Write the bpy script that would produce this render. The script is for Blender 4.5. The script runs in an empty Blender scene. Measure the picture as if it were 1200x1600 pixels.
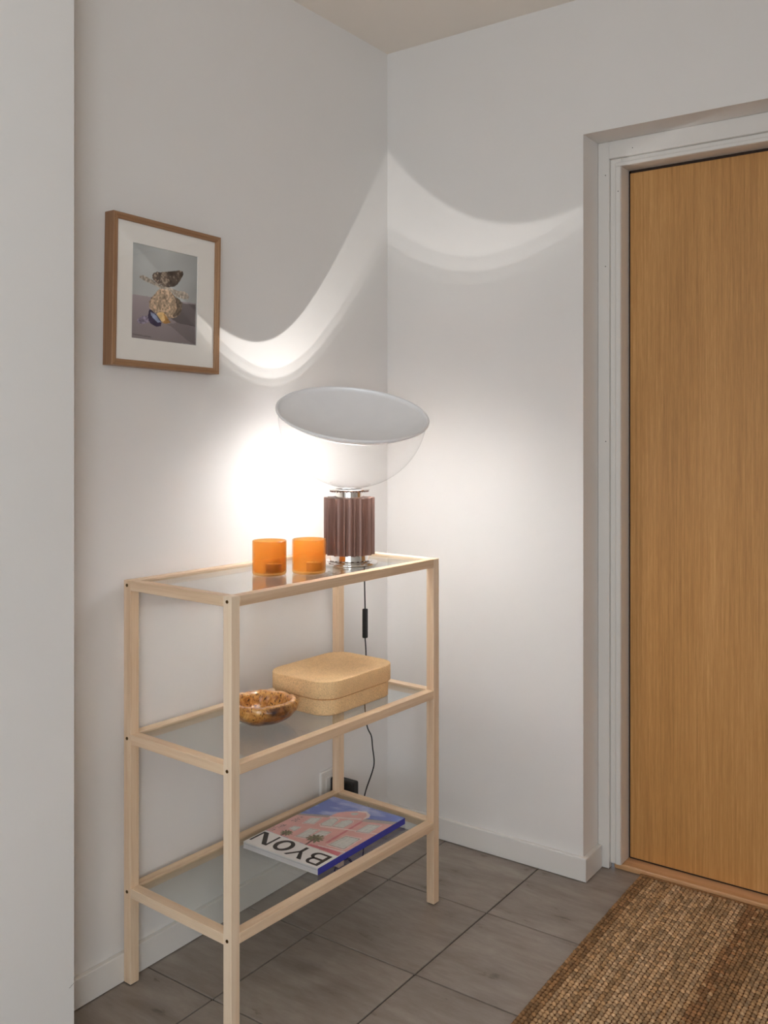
import bpy, bmesh, math, random
import numpy as np
from mathutils import Vector, Matrix, noise as mnoise
R = math.radians
C = bpy.context.scene.collection
random.seed(7)
rng = np.random.default_rng(7)

# ------------------------------------------------------------------ camera
cam_d = bpy.data.cameras.new('camera'); cam = bpy.data.objects.new('camera', cam_d); C.objects.link(cam)
cam_d.sensor_fit = 'HORIZONTAL'; cam_d.sensor_width = 36; cam_d.lens = 36 * 1457.57 / 1200
cam_d.shift_y = -126.68 / 1200
cam.location = (1.7202, -2.4364, 1.25); cam.rotation_euler = (R(90), 0, 0.6185)
bpy.context.scene.camera = cam
sc = bpy.context.scene
# ------------------------------------------------------------------ world, daylight, exposure
w = bpy.data.worlds.new('world'); sc.world = w; w.use_nodes = True
w.node_tree.nodes['Background'].inputs[0].default_value = (0.75, 0.85, 1.0, 1)
w.node_tree.nodes['Background'].inputs[1].default_value = 1.0
def area(name, loc, rot, sx, sy, power, col):
    l = bpy.data.lights.new(name, 'AREA'); l.shape = 'RECTANGLE'; l.size = sx; l.size_y = sy
    l.energy = power; l.color = col
    o = bpy.data.objects.new(name, l); C.objects.link(o); o.location = loc; o.rotation_euler = rot
    return o
area('daylight_rear', (1.85, -5.32, 1.45), (R(90), 0, 0), 2.0, 1.7, 13, (0.86, 0.93, 1.0))
area('daylight_right', (3.12, -4.2, 1.35), (R(90), 0, R(90)), 1.6, 1.7, 98, (0.86, 0.93, 1.0))
vs = sc.view_settings
vs.view_transform = 'Standard'; vs.look = 'None'; vs.gamma = 1.0; vs.use_curve_mapping = False
vs.exposure = 0.0
sc.display_settings.display_device = 'sRGB'
sc.cycles.use_denoising = True
sc.cycles.max_bounces = 14; sc.cycles.diffuse_bounces = 8; sc.cycles.glossy_bounces = 6
sc.cycles.transmission_bounces = 10; sc.cycles.transparent_max_bounces = 24
sc.cycles.caustics_reflective = False; sc.cycles.caustics_refractive = False
sc.cycles.sample_clamp_indirect = 0.0

# ------------------------------------------------------------------ helpers
def s2l(c):
    return tuple(((v / 12.92) if v <= 0.04045 else ((v + 0.055) / 1.055) ** 2.4) for v in (x / 255 for x in c))
def new_mat(name):
    m = bpy.data.materials.new(name); m.use_nodes = True
    nt = m.node_tree; b = nt.nodes['Principled BSDF']
    return m, nt, b
def N(nt, t, **k):
    n = nt.nodes.new(t)
    for a, v in k.items(): setattr(n, a, v)
    return n
def mapping(nt, scale, rot=(0, 0, 0), coord='Object'):
    tc = N(nt, 'ShaderNodeTexCoord'); mp = N(nt, 'ShaderNodeMapping')
    mp.inputs['Scale'].default_value = scale; mp.inputs['Rotation'].default_value = rot
    nt.links.new(tc.outputs[coord], mp.inputs[0]); return mp
def ramp(nt, fac, stops):
    r = N(nt, 'ShaderNodeValToRGB'); e = r.color_ramp.elements
    while len(e) < len(stops): e.new(0.5)
    for i, (p, c) in enumerate(stops):
        e[i].position = p; e[i].color = (*c, 1)
    nt.links.new(fac, r.inputs[0]); return r
def noise_n(nt, mp, scale, detail=4, rough=0.55, dist=0.0):
    n = N(nt, 'ShaderNodeTexNoise'); n.inputs['Scale'].default_value = scale
    n.inputs['Detail'].default_value = detail; n.inputs['Roughness'].default_value = rough
    n.inputs['Distortion'].default_value = dist
    nt.links.new(mp.outputs[0], n.inputs['Vector']); return n
def bump(nt, b, h, strength, dist=0.001):
    bp = N(nt, 'ShaderNodeBump'); bp.inputs['Strength'].default_value = strength
    bp.inputs['Distance'].default_value = dist
    nt.links.new(h, bp.inputs['Height']); nt.links.new(bp.outputs[0], b.inputs['Normal'])
def paint(name, col, rough=0.6, bumpy=0.25, var=0.02, scale=90):
    m, nt, b = new_mat(name); mp = mapping(nt, (1, 1, 1)); c = s2l(col)
    n = noise_n(nt, mp, 3.0, 3)
    r = ramp(nt, n.outputs[0], [(0.3, tuple(v * (1 - var) for v in c)), (0.7, tuple(min(1, v * (1 + var)) for v in c))])
    nt.links.new(r.outputs[0], b.inputs['Base Color']); b.inputs['Roughness'].default_value = rough
    n2 = noise_n(nt, mp, scale, 3); bump(nt, b, n2.outputs[0], bumpy, 0.0006)
    return m
def wood(name, dark, mid, light, axis=2, rough=0.5, fine=90, bands=7, stretch=0.035, bm=0.12):
    """grain running along the object's own axis (0, 1 or 2)"""
    m, nt, b = new_mat(name)
    sc_ = [1, 1, 1]; sc_[axis] = stretch
    mp = mapping(nt, tuple(sc_))
    rnd = N(nt, 'ShaderNodeObjectInfo'); add = N(nt, 'ShaderNodeVectorMath', operation='ADD')
    mul = N(nt, 'ShaderNodeMath', operation='MULTIPLY'); mul.inputs[1].default_value = 17.0
    nt.links.new(rnd.outputs['Random'], mul.inputs[0])
    nt.links.new(mp.outputs[0], add.inputs[0]); nt.links.new(mul.outputs[0], add.inputs[1])
    n1 = noise_n(nt, add, bands, 3, 0.5, 0.6); n2 = noise_n(nt, add, fine, 5, 0.7, 0.2)
    mx = N(nt, 'ShaderNodeMath', operation='MULTIPLY_ADD'); mx.inputs[1].default_value = 0.5
    nt.links.new(n1.outputs[0], mx.inputs[0])
    h = N(nt, 'ShaderNodeMath', operation='MULTIPLY'); h.inputs[1].default_value = 0.5
    nt.links.new(n2.outputs[0], h.inputs[0]); nt.links.new(h.outputs[0], mx.inputs[2])
    r = ramp(nt, mx.outputs[0], [(0.34, s2l(dark)), (0.5, s2l(mid)), (0.64, s2l(light))])
    nt.links.new(r.outputs[0], b.inputs['Base Color']); b.inputs['Roughness'].default_value = rough
    bump(nt, b, n2.outputs[0], bm, 0.0005)
    return m
def plain(name, col, rough=0.5, metal=0.0, var=0.04, scale=60, bumpy=0.0):
    m, nt, b = new_mat(name); mp = mapping(nt, (1, 1, 1)); c = s2l(col)
    n = noise_n(nt, mp, scale, 3)
    r = ramp(nt, n.outputs[0], [(0.35, tuple(v * (1 - var) for v in c)), (0.65, tuple(min(1, v * (1 + var)) for v in c))])
    nt.links.new(r.outputs[0], b.inputs['Base Color']); b.inputs['Roughness'].default_value = rough
    b.inputs['Metallic'].default_value = metal
    if bumpy: bump(nt, b, n.outputs[0], bumpy, 0.0006)
    return m
def thin_glass(name, tint, ior=1.5, rough=0.0):
    m = bpy.data.materials.new(name); m.use_nodes = True; nt = m.node_tree
    for n in list(nt.nodes): nt.nodes.remove(n)
    out = N(nt, 'ShaderNodeOutputMaterial'); mix = N(nt, 'ShaderNodeMixShader'); fr = N(nt, 'ShaderNodeFresnel')
    # leaving a pane must not act as total reflection: feed 1/ior on the inner side
    geo = N(nt, 'ShaderNodeNewGeometry'); mi = N(nt, 'ShaderNodeMapRange')
    mi.inputs['To Min'].default_value = ior; mi.inputs['To Max'].default_value = 1.0 / ior
    nt.links.new(geo.outputs['Backfacing'], mi.inputs['Value']); nt.links.new(mi.outputs[0], fr.inputs[0])
    tr = N(nt, 'ShaderNodeBsdfTransparent'); tr.inputs[0].default_value = (*tint, 1)
    gl = N(nt, 'ShaderNodeBsdfGlossy'); gl.inputs['Roughness'].default_value = rough
    nt.links.new(fr.outputs[0], mix.inputs[0]); nt.links.new(tr.outputs[0], mix.inputs[1])
    nt.links.new(gl.outputs[0], mix.inputs[2]); nt.links.new(mix.outputs[0], out.inputs[0])
    return m
def vcol(name, rough=0.5, coat=0.0, bumpy=0.0):
    m, nt, b = new_mat(name); a = N(nt, 'ShaderNodeVertexColor', layer_name='col')
    nt.links.new(a.outputs[0], b.inputs['Base Color']); b.inputs['Roughness'].default_value = rough
    b.inputs['Coat Weight'].default_value = coat
    if bumpy:
        mp = mapping(nt, (1, 1, 1)); n = noise_n(nt, mp, 700, 3); bump(nt, b, n.outputs[0], bumpy, 0.0008)
    return m

def link(name, me, mat, parent=None, smooth=False):
    if mat is not None and not me.materials: me.materials.append(mat)
    if smooth:
        me.polygons.foreach_set('use_smooth', [True] * len(me.polygons))
    o = bpy.data.objects.new(name, me); C.objects.link(o)
    if parent is not None: o.parent = parent
    return o
def from_bm(name, bm, mat, parent=None, smooth=False):
    me = bpy.data.meshes.new(name); bm.normal_update(); bm.to_mesh(me); bm.free()
    return link(name, me, mat, parent, smooth)
def autosmooth(o, deg=35):
    me = o.data
    me.polygons.foreach_set('use_smooth', [True] * len(me.polygons))
    bm = bmesh.new(); bm.from_mesh(me)
    for e in bm.edges:
        if len(e.link_faces) == 2 and e.calc_face_angle(0) > R(deg): e.smooth = False
    bm.to_mesh(me); bm.free(); return o
def box_bm(lo, hi, bev=0.0, seg=1):
    bm = bmesh.new(); bmesh.ops.create_cube(bm, size=1)
    for v in bm.verts:
        for i in range(3): v.co[i] = (lo[i] + hi[i]) / 2 + v.co[i] * (hi[i] - lo[i])
    if bev: bmesh.ops.bevel(bm, geom=list(bm.edges), offset=bev, segments=seg, affect='EDGES', profile=0.5)
    return bm
def box(name, lo, hi, mat, parent=None, bev=0.0, seg=1, centre=True):
    """a box whose origin is its own centre (so that grain follows the piece)"""
    c = Vector([(a + b) / 2 for a, b in zip(lo, hi)]) if centre else Vector((0, 0, 0))
    o = from_bm(name, box_bm(Vector(lo) - c, Vector(hi) - c, bev, seg), mat, parent); o.location = c
    return o
def lathe_bm(prof, seg=48, z=0, closed=False):
    bm = bmesh.new(); rings = []
    for r, h in prof:
        if r < 1e-6: rings.append([bm.verts.new((0, 0, h + z))])
        else: rings.append([bm.verts.new((r * math.cos(2 * math.pi * i / seg), r * math.sin(2 * math.pi * i / seg), h + z)) for i in range(seg)])
    pairs = list(zip(rings, rings[1:])) + ([(rings[-1], rings[0])] if closed else [])
    for a, b in pairs:
        for i in range(seg):
            j = (i + 1) % seg
            if len(a) == 1 and len(b) == 1: continue
            if len(a) == 1: bm.faces.new((a[0], b[i], b[j]))
            elif len(b) == 1: bm.faces.new((a[i], b[0], a[j]))
            else: bm.faces.new((a[i], b[i], b[j], a[j]))
    bmesh.ops.recalc_face_normals(bm, faces=bm.faces)
    return bm
def tube_bm(pts, r, seg=8, sub=6):
    P = [Vector(p) for p in pts]; Q = []
    for i in range(len(P) - 1):
        p0 = P[max(i - 1, 0)]; p1 = P[i]; p2 = P[i + 1]; p3 = P[min(i + 2, len(P) - 1)]
        for k in range(sub):
            t = k / sub
            Q.append(0.5 * ((2 * p1) + (p2 - p0) * t + (2 * p0 - 5 * p1 + 4 * p2 - p3) * t * t + (3 * p1 - p0 - 3 * p2 + p3) * t ** 3))
    Q.append(P[-1]); bm = bmesh.new(); rings = []; up = Vector((0.3, 0.2, 1)).normalized()
    for i, q in enumerate(Q):
        d = (Q[min(i + 1, len(Q) - 1)] - Q[max(i - 1, 0)]).normalized()
        a = d.cross(up)
        if a.length < 1e-3: a = d.cross(Vector((1, 0, 0)))
        a.normalize(); b = d.cross(a); up = a.cross(d).normalized() if False else up
        rings.append([bm.verts.new(q + r * (math.cos(2 * math.pi * k / seg) * a + math.sin(2 * math.pi * k / seg) * b)) for k in range(seg)])
    for a, b in zip(rings, rings[1:]):
        for k in range(seg): bm.faces.new((a[k], b[k], b[(k + 1) % seg], a[(k + 1) % seg]))
    bm.faces.new(rings[0]); bm.faces.new(list(reversed(rings[-1])))
    bmesh.ops.recalc_face_normals(bm, faces=bm.faces); return bm
def prism_bm(poly, z0, z1):
    bm = bmesh.new(); a = [bm.verts.new((x, y, z0)) for x, y in poly]; b = [bm.verts.new((x, y, z1)) for x, y in poly]
    bm.faces.new(a); bm.faces.new(b); n = len(poly)
    for i in range(n): bm.faces.new((a[i], a[(i + 1) % n], b[(i + 1) % n], b[i]))
    bmesh.ops.recalc_face_normals(bm, faces=bm.faces); return bm
def rounded_rect(w_, d_, r, seg=10):
    pts = []
    for cx, cy, a0 in ((w_ / 2 - r, d_ / 2 - r, 0), (-w_ / 2 + r, d_ / 2 - r, 90), (-w_ / 2 + r, -d_ / 2 + r, 180), (w_ / 2 - r, -d_ / 2 + r, 270)):
        for k in range(seg + 1):
            a = R(a0 + 90 * k / seg); pts.append((cx + r * math.cos(a), cy + r * math.sin(a)))
    return pts
def empty(name, loc, rz=0.0, **props):
    o = bpy.data.objects.new(name, None); C.objects.link(o); o.location = loc; o.rotation_euler = (0, 0, rz)
    o.empty_display_size = 0.05
    for k, v in props.items(): o[k] = v
    return o
def tag(o, **props):
    for k, v in props.items(): o[k] = v
    return o
def structure(o): o['kind'] = 'structure'; return o
def inpoly(X, Y, poly):
    inside = np.zeros(X.shape, bool); n = len(poly)
    for i in range(n):
        x1, y1 = poly[i]; x2, y2 = poly[(i + 1) % n]
        if y1 == y2: continue
        c = ((y1 > Y) != (y2 > Y)) & (X < (x2 - x1) * (Y - y1) / (y2 - y1) + x1)
        inside ^= c
    return inside
def colour_grid(name, w_, h_, nx, ny, colour_fn, mat, parent=None, vertical=False):
    """a flat print: a fine grid carrying its printed colours"""
    xs = np.linspace(-w_ / 2, w_ / 2, nx + 1); ys = np.linspace(-h_ / 2, h_ / 2, ny + 1)
    X, Y = np.meshgrid(xs, ys); col = colour_fn(X * 1000, Y * 1000)
    V = np.zeros((X.size, 3)); V[:, 0] = X.ravel(); V[:, 1] = Y.ravel()
    if vertical: V = np.stack([np.zeros(X.size), X.ravel(), Y.ravel()], 1)
    i = np.arange(nx); j = np.arange(ny); I, J = np.meshgrid(i, j); a = (J * (nx + 1) + I).ravel()
    F = np.stack([a, a + 1, a + nx + 2, a + nx + 1], 1)
    me = bpy.data.meshes.new(name); me.from_pydata(V.tolist(), [], F.tolist())
    at = me.color_attributes.new('col', 'FLOAT_COLOR', 'POINT')
    c = np.ones((X.size, 4)); s = col.reshape(-1, 3) / 255
    c[:, :3] = np.where(s <= 0.04045, s / 12.92, ((s + 0.055) / 1.055) ** 2.4)
    at.data.foreach_set('color', c.ravel()); return link(name, me, mat, parent)
def vnoise(X, Y, scale, seed=0, octs=3):
    """value noise on arrays"""
    out = np.zeros(X.shape); amp = 1.0; tot = 0
    for o in range(octs):
        r_ = np.random.default_rng(seed + 31 * o); G = r_.random((128, 128))
        x = X / scale * 2 ** o; y = Y / scale * 2 ** o; xi = np.floor(x).astype(int); yi = np.floor(y).astype(int)
        fx = x - xi; fy = y - yi; fx = fx * fx * (3 - 2 * fx); fy = fy * fy * (3 - 2 * fy)
        g = lambda a, b: G[a % 128, b % 128]
        out += amp * ((g(xi, yi) * (1 - fx) + g(xi + 1, yi) * fx) * (1 - fy) + (g(xi, yi + 1) * (1 - fx) + g(xi + 1, yi + 1) * fx) * fy)
        tot += amp; amp *= 0.5
    return out / tot

def adopt(o, parent):
    o.parent = parent
    o.matrix_parent_inverse = (Matrix.Translation(parent.location) @ parent.rotation_euler.to_matrix().to_4x4()).inverted()
    return o

# ------------------------------------------------------------------ materials
M_wall = paint('white_wall_paint', (229, 226, 223), 0.62, 0.22, 0.012, 140)
M_ceil = paint('ceiling_paint', (238, 230, 220), 0.8, 0.15, 0.01, 120)
M_trim = paint('white_gloss_trim', (228, 224, 219), 0.35, 0.06, 0.015, 60)
M_birch = wood('birch', (208, 174, 140), (226, 197, 165), (238, 215, 188), 2, 0.5, 80, 9, 0.04, 0.10)
M_birch_x = wood('birch_crosswise', (208, 174, 140), (226, 197, 165), (238, 215, 188), 0, 0.5, 80, 9, 0.04, 0.10)
M_birch_y = wood('birch_lengthwise', (208, 174, 140), (226, 197, 165), (238, 215, 188), 1, 0.5, 80, 9, 0.04, 0.10)
M_thresh = wood('oak_threshold', (186, 136, 92), (205, 158, 112), (220, 176, 132), 0, 0.45, 70, 8, 0.05, 0.1)
M_frame_z = wood('walnut_stained_frame_upright', (122, 88, 60), (150, 110, 77), (172, 132, 96), 2, 0.45, 160, 16, 0.03, 0.2)
M_frame_y = wood('walnut_stained_frame_level', (122, 88, 60), (150, 110, 77), (172, 132, 96), 1, 0.45, 160, 16, 0.03, 0.2)
M_black = plain('black_plastic', (22, 21, 20), 0.45)
M_dark = plain('dark_gap', (52, 36, 26), 0.8)
M_chrome = plain('polished_chrome', (225, 222, 218), 0.07, 1.0, 0.01)
M_brown = plain('brown_anodised_aluminium', (132, 100, 89), 0.4, 0.3, 0.03, 30)
M_white_metal = plain('matt_white_lacquer', (236, 236, 238), 0.5, 0, 0.01, 20)
M_dish = plain('white_lacquered_dish', (244, 244, 246), 0.45, 0.15, 0.01, 20)
M_glass = thin_glass('clear_glass', (0.975, 0.985, 0.98), 1.45)
M_bowl_glass = thin_glass('lamp_bowl_glass', (0.995, 0.995, 0.995), 1.2)
M_pane = thin_glass('shelf_glass', (0.965, 0.985, 0.975), 1.5)
M_edge = plain('green_glass_edge', (120, 150, 132), 0.2)
M_bolt = plain('brass_bolt', (98, 76, 44), 0.3, 0.9)
M_paper = plain('paper_white', (226, 222, 218), 0.6, 0, 0.01)

def door_veneer():
    m, nt, b = new_mat('oak_door_veneer')
    mp = mapping(nt, (1, 1, 0.018)); mp2 = mapping(nt, (1, 1, 0.10)); mp3 = mapping(nt, (1, 1, 0.05))
    n1 = noise_n(nt, mp, 150, 5, 0.75, 0.1); n2 = noise_n(nt, mp2, 5, 3, 0.5, 0.4); n3 = noise_n(nt, mp3, 420, 3, 0.7)
    def ma(a, k, c=None):
        q = N(nt, 'ShaderNodeMath', operation='MULTIPLY_ADD'); nt.links.new(a, q.inputs[0]); q.inputs[1].default_value = k
        if c is None: q.inputs[2].default_value = 0
        else: nt.links.new(c, q.inputs[2])
        return q.outputs[0]
    f = ma(n1.outputs[0], 0.45, ma(n2.outputs[0], 0.35, ma(n3.outputs[0], 0.2)))
    r = ramp(nt, f, [(0.36, s2l((164, 116, 62))), (0.5, s2l((195, 143, 82))), (0.62, s2l((214, 164, 104)))])
    nt.links.new(r.outputs[0], b.inputs['Base Color']); b.inputs['Roughness'].default_value = 0.48
    bump(nt, b, n3.outputs[0], 0.12, 0.0004); return m
M_door = door_veneer()

def tile_mat():
    m, nt, b = new_mat('grey_stone_tile')
    tc = N(nt, 'ShaderNodeTexCoord'); oi = N(nt, 'ShaderNodeObjectInfo')
    mul = N(nt, 'ShaderNodeMath', operation='MULTIPLY'); mul.inputs[1].default_value = 23.0
    nt.links.new(oi.outputs['Random'], mul.inputs[0])
    add = N(nt, 'ShaderNodeVectorMath', operation='ADD'); nt.links.new(tc.outputs['Object'], add.inputs[0]); nt.links.new(mul.outputs[0], add.inputs[1])
    mp = N(nt, 'ShaderNodeMapping'); mp.inputs['Scale'].default_value = (1.0, 5.0, 1); mp.inputs['Rotation'].default_value = (0, 0, R(4)); nt.links.new(add.outputs[0], mp.inputs[0])
    mp2 = N(nt, 'ShaderNodeMapping'); mp2.inputs['Scale'].default_value = (1.0, 2.5, 1); nt.links.new(add.outputs[0], mp2.inputs[0])
    n1 = noise_n(nt, mp, 3.0, 7, 0.72, 0.25); n2 = noise_n(nt, mp2, 9, 5, 0.6, 0.3); n3 = noise_n(nt, add, 160, 3)
    mx = N(nt, 'ShaderNodeMath', operation='MULTIPLY_ADD'); mx.inputs[1].default_value = 0.6
    nt.links.new(n1.outputs[0], mx.inputs[0]); h = N(nt, 'ShaderNodeMath', operation='MULTIPLY'); h.inputs[1].default_value = 0.4
    nt.links.new(n2.outputs[0], h.inputs[0]); nt.links.new(h.outputs[0], mx.inputs[2])
    r = ramp(nt, mx.outputs[0], [(0.30, s2l((118, 107, 98))), (0.5, s2l((144, 133, 124))), (0.66, s2l((162, 152, 143)))])
    # dark scratch marks
    r2 = ramp(nt, n2.outputs[0], [(0.29, (0.55, 0.53, 0.51)), (0.35, (1, 1, 1))])
    mm = N(nt, 'ShaderNodeMixRGB', blend_type='MULTIPLY'); mm.inputs[0].default_value = 0.8
    nt.links.new(r.outputs[0], mm.inputs[1]); nt.links.new(r2.outputs[0], mm.inputs[2])
    nt.links.new(mm.outputs[0], b.inputs['Base Color']); b.inputs['Roughness'].default_value = 0.42
    bump(nt, b, n3.outputs[0], 0.12, 0.0004); return m
M_tile = tile_mat(); M_grout = plain('dark_grout', (44, 35, 28), 0.9, 0, 0.1, 200)

# ------------------------------------------------------------------ the setting
ZC = 2.4543
XR, YR = 3.0, -5.3
fl = structure(box('floor', (-0.2, YR - 0.2, -0.12), (XR + 0.2, 0.3, -0.0035), M_grout))
tx = [0.0] + [0.223 + 0.311 * k for k in range(9)] + [XR]
ty = [0.16] + [-0.311 - 0.336 * k for k in range(15)] + [YR]
full = None
for i in range(len(tx) - 1):
    for j in range(len(ty) - 1):
        x0, x1, y1, y0 = tx[i] + 0.0018, tx[i + 1] - 0.0018, ty[j] - 0.0018, ty[j + 1] + 0.0018
        if x1 - x0 < 0.03 or y1 - y0 < 0.03: continue
        if y0 > -1.0 and x0 < 0 and False: continue
        std = abs(x1 - x0 - 0.3074) < 1e-4 and abs(y1 - y0 - 0.3324) < 1e-4
        if j == 0 and x0 < 0.5: y1 = 0.0
        loc = ((x0 + x1) / 2, (y0 + y1) / 2, -0.005)
        if std and full is not None:
            o = bpy.data.objects.new('tile', full); C.objects.link(o)
        else:
            hx, hy = (x1 - x0) / 2, (y1 - y0) / 2
            o = from_bm('tile', box_bm((-hx, -hy, -0.005), (hx, hy, 0.005), 0.0008), M_tile)
            if std: full = o.data
        o.location = loc; adopt(o, fl)
structure(box('ceiling', (-0.2, YR - 0.2, ZC), (XR + 0.2, 0.3, ZC + 0.12), M_ceil))
structure(box('wall_left', (-0.2, -1.29, -0.1), (0, 0.2, ZC + 0.05), M_wall))
wf = structure(box('wall_left_front', (-0.2, YR - 0.1, -0.1), (0.15, -1.288, ZC + 0.05), M_wall))
ck = from_bm('crack', tube_bm([(0.15, -1.2885, 0.158), (0.1502, -1.291, 0.156), (0.1502, -1.294, 0.1555), (0.1502, -1.297, 0.153), (0.1501, -1.2995, 0.153)], 0.00035, 5, 3), plain('crack_shadow', (96, 90, 86), 0.9)); adopt(ck, wf)
# back wall with the door opening (one U-shaped slab)
OX0, OX1, OZ = 0.667, 1.723, 2.075
def wall_back():
    poly = [(0, -0.1), (OX0, -0.1), (OX0, OZ), (OX1, OZ), (OX1, -0.1), (XR + 0.1, -0.1), (XR + 0.1, ZC + 0.05), (0, ZC + 0.05)]
    bm = prism_bm(poly, 0, 0.2)
    for v in bm.verts: v.co = Vector((v.co.x, v.co.z, v.co.y))
    bmesh.ops.recalc_face_normals(bm, faces=bm.faces)
    return from_bm('wall_back', bm, M_wall)
structure(wall_back())
def wall_with_hole(name, axis, pos0, pos1, a0, a1, ha0, ha1, hz0, hz1):
    bm = bmesh.new()
    for (u0, u1, z0, z1) in ((a0, ha0, -0.1, ZC + 0.05), (ha1, a1, -0.1, ZC + 0.05), (ha0, ha1, -0.1, hz0), (ha0, ha1, hz1, ZC + 0.05)):
        lo, hi = ((pos0, u0, z0), (pos1, u1, z1)) if axis == 0 else ((u0, pos0, z0), (u1, pos1, z1))
        g = box_bm(lo, hi); me = bpy.data.meshes.new('t'); g.to_mesh(me); g.free(); bm.from_mesh(me); bpy.data.meshes.remove(me)
    return structure(from_bm(name, bm, M_wall))
wall_with_hole('wall_rear', 1, YR - 0.2, YR, 0.15, XR + 0.1, 0.85, 2.85, 0.6, 2.3)
wall_with_hole('wall_right', 0, XR, XR + 0.2, YR, 0.1, -5.0, -3.4, 0.5, 2.2)
def window(name, axis, pos, a0, a1, z0, z1):
    e = empty(name, (0, 0, 0), kind='structure')
    def bx(n, u0, u1, q0, q1, d0, d1, m):
        lo, hi = ((pos + d0, u0, q0), (pos + d1, u1, q1)) if axis == 0 else ((u0, pos + d0, q0), (u1, pos + d1, q1))
        box(n, lo, hi, m, e, 0.003)
    s = 1 if axis == 0 else -1
    d = (0.05, 0.10) if s > 0 else (-0.10, -0.05)
    bx('stile', a0, a0 + 0.06, z0, z1, *d, M_trim); bx('stile', a1 - 0.06, a1, z0, z1, *d, M_trim)
    bx('rail', a0 + 0.06, a1 - 0.06, z0, z0 + 0.06, *d, M_trim); bx('rail', a0 + 0.06, a1 - 0.06, z1 - 0.06, z1, *d, M_trim)
    mdl = (a0 + a1) / 2; bx('mullion', mdl - 0.03, mdl + 0.03, z0 + 0.06, z1 - 0.06, *d, M_trim)
    dm = sum(d) / 2
    bx('pane', a0 + 0.06, mdl - 0.03, z0 + 0.06, z1 - 0.06, dm - 0.002, dm + 0.002, M_glass)
    bx('pane', mdl + 0.03, a1 - 0.06, z0 + 0.06, z1 - 0.06, dm - 0.002, dm + 0.002, M_glass)
window('window_1', 1, YR, 0.85, 2.85, 0.6, 2.3)
window('window_2', 0, XR, -5.0, -3.4, 0.5, 2.2)

def skirting(name, poly, h=0.066):
    """plan outline extruded, with its top front edge eased"""
    bm = prism_bm(poly, 0.0022, h)
    es = [e for e in bm.edges if all(abs(v.co.z - h) < 1e-5 for v in e.verts)]
    bmesh.ops.bevel(bm, geom=es, offset=0.0022, segments=2, affect='EDGES', profile=0.5)
    return structure(from_bm(name, bm, M_trim))
BT = 0.0135
skirting('baseboard_left', [(0, -1.286), (BT, -1.286), (BT, 0), (0, 0)])
skirting('baseboard_back', [(BT, 0), (BT, -BT), (OX0 + BT, -BT), (OX0 + BT, 0.100), (OX0, 0.100), (OX0, 0)])
skirting('baseboard_back_right', [(OX1, 0), (OX1, -BT), (XR, -BT), (XR, 0)])

# ------------------------------------------------------------------ door set in the recess
door = empty('door_1', (1.195, 0.12, 0), kind='structure')
def dp(name, lo, hi, m, bev=0.0012):
    return adopt(box(name, lo, hi, m, None, bev), door)
Y0 = 0.103
dp('casing', (OX0 + 0.0006, Y0, 0.0015), (0.7005, 0.125, OZ - 0.0004), M_trim)
dp('casing', (OX1 - 0.0335, Y0, 0.0015), (OX1 - 0.0006, 0.125, OZ - 0.0004), M_trim)
dp('head_casing', (0.701, Y0 - 0.001, 2.0255), (OX1 - 0.034, 0.125, OZ - 0.0004), M_trim)
for s in (0, 1):
    def mx(a, b): return (a, b) if s == 0 else (OX0 + OX1 - b, OX0 + OX1 - a)
    a, b = mx(0.7008, 0.7335); dp('jamb', (a, 0.112, 0.016), (b, 0.2, 2.0252), M_trim, 0.0015)
    a, b = mx(0.7185, 0.7335); dp('jamb_bead', (a, 0.1055, 0.018), (b, 0.1125, 2.0008), M_trim, 0.0015)
    a, b = mx(0.7335, 0.7395); dp('seal', (a, 0.172, 0.02), (b, 0.195, 2.0), M_dark, 0)
a0, a1 = 0.7335, OX0 + OX1 - 0.7335
dp('head_jamb', (0.7336, 0.112, 2.001), (OX0 + OX1 - 0.7340, 0.2, 2.025), M_trim, 0.0015)
dp('head_bead', (0.7185, 0.1055, 2.001), (OX1 - 0.0515, 0.1125, 2.012), M_trim, 0.0015)
dp('head_seal', (a0, 0.172, 1.992), (a1, 0.195, 2.001), M_dark, 0)
dp('threshold', (0.7095, 0.118, 0.0), (OX0 + OX1 - 0.7095, 0.2, 0.0165), M_thresh, 0.003)
dp('threshold_seal', (a0, 0.172, 0.0165), (a1, 0.195, 0.0225), M_dark, 0)
dp('door_leaf', (0.7393, 0.1655, 0.0225), (OX0 + OX1 - 0.7393, 0.205, 1.992), M_door, 0.0012)
for (px_, pz_) in ((0.7265, 1.93), (0.690, 1.98), (0.690, 1.72), (0.770, 2.045), (0.691, 1.22)):
    o = from_bm('nail_dot', lathe_bm([(0, 0.0004), (0.0014, 0.0), (0.0014, -0.001), (0, -0.001)], 10), M_dark)
    o.rotation_euler = (R(90), 0, 0); o.location = (px_, Y0 - 0.0012 if px_ != 0.7265 else 0.105, pz_); adopt(o, door)

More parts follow.
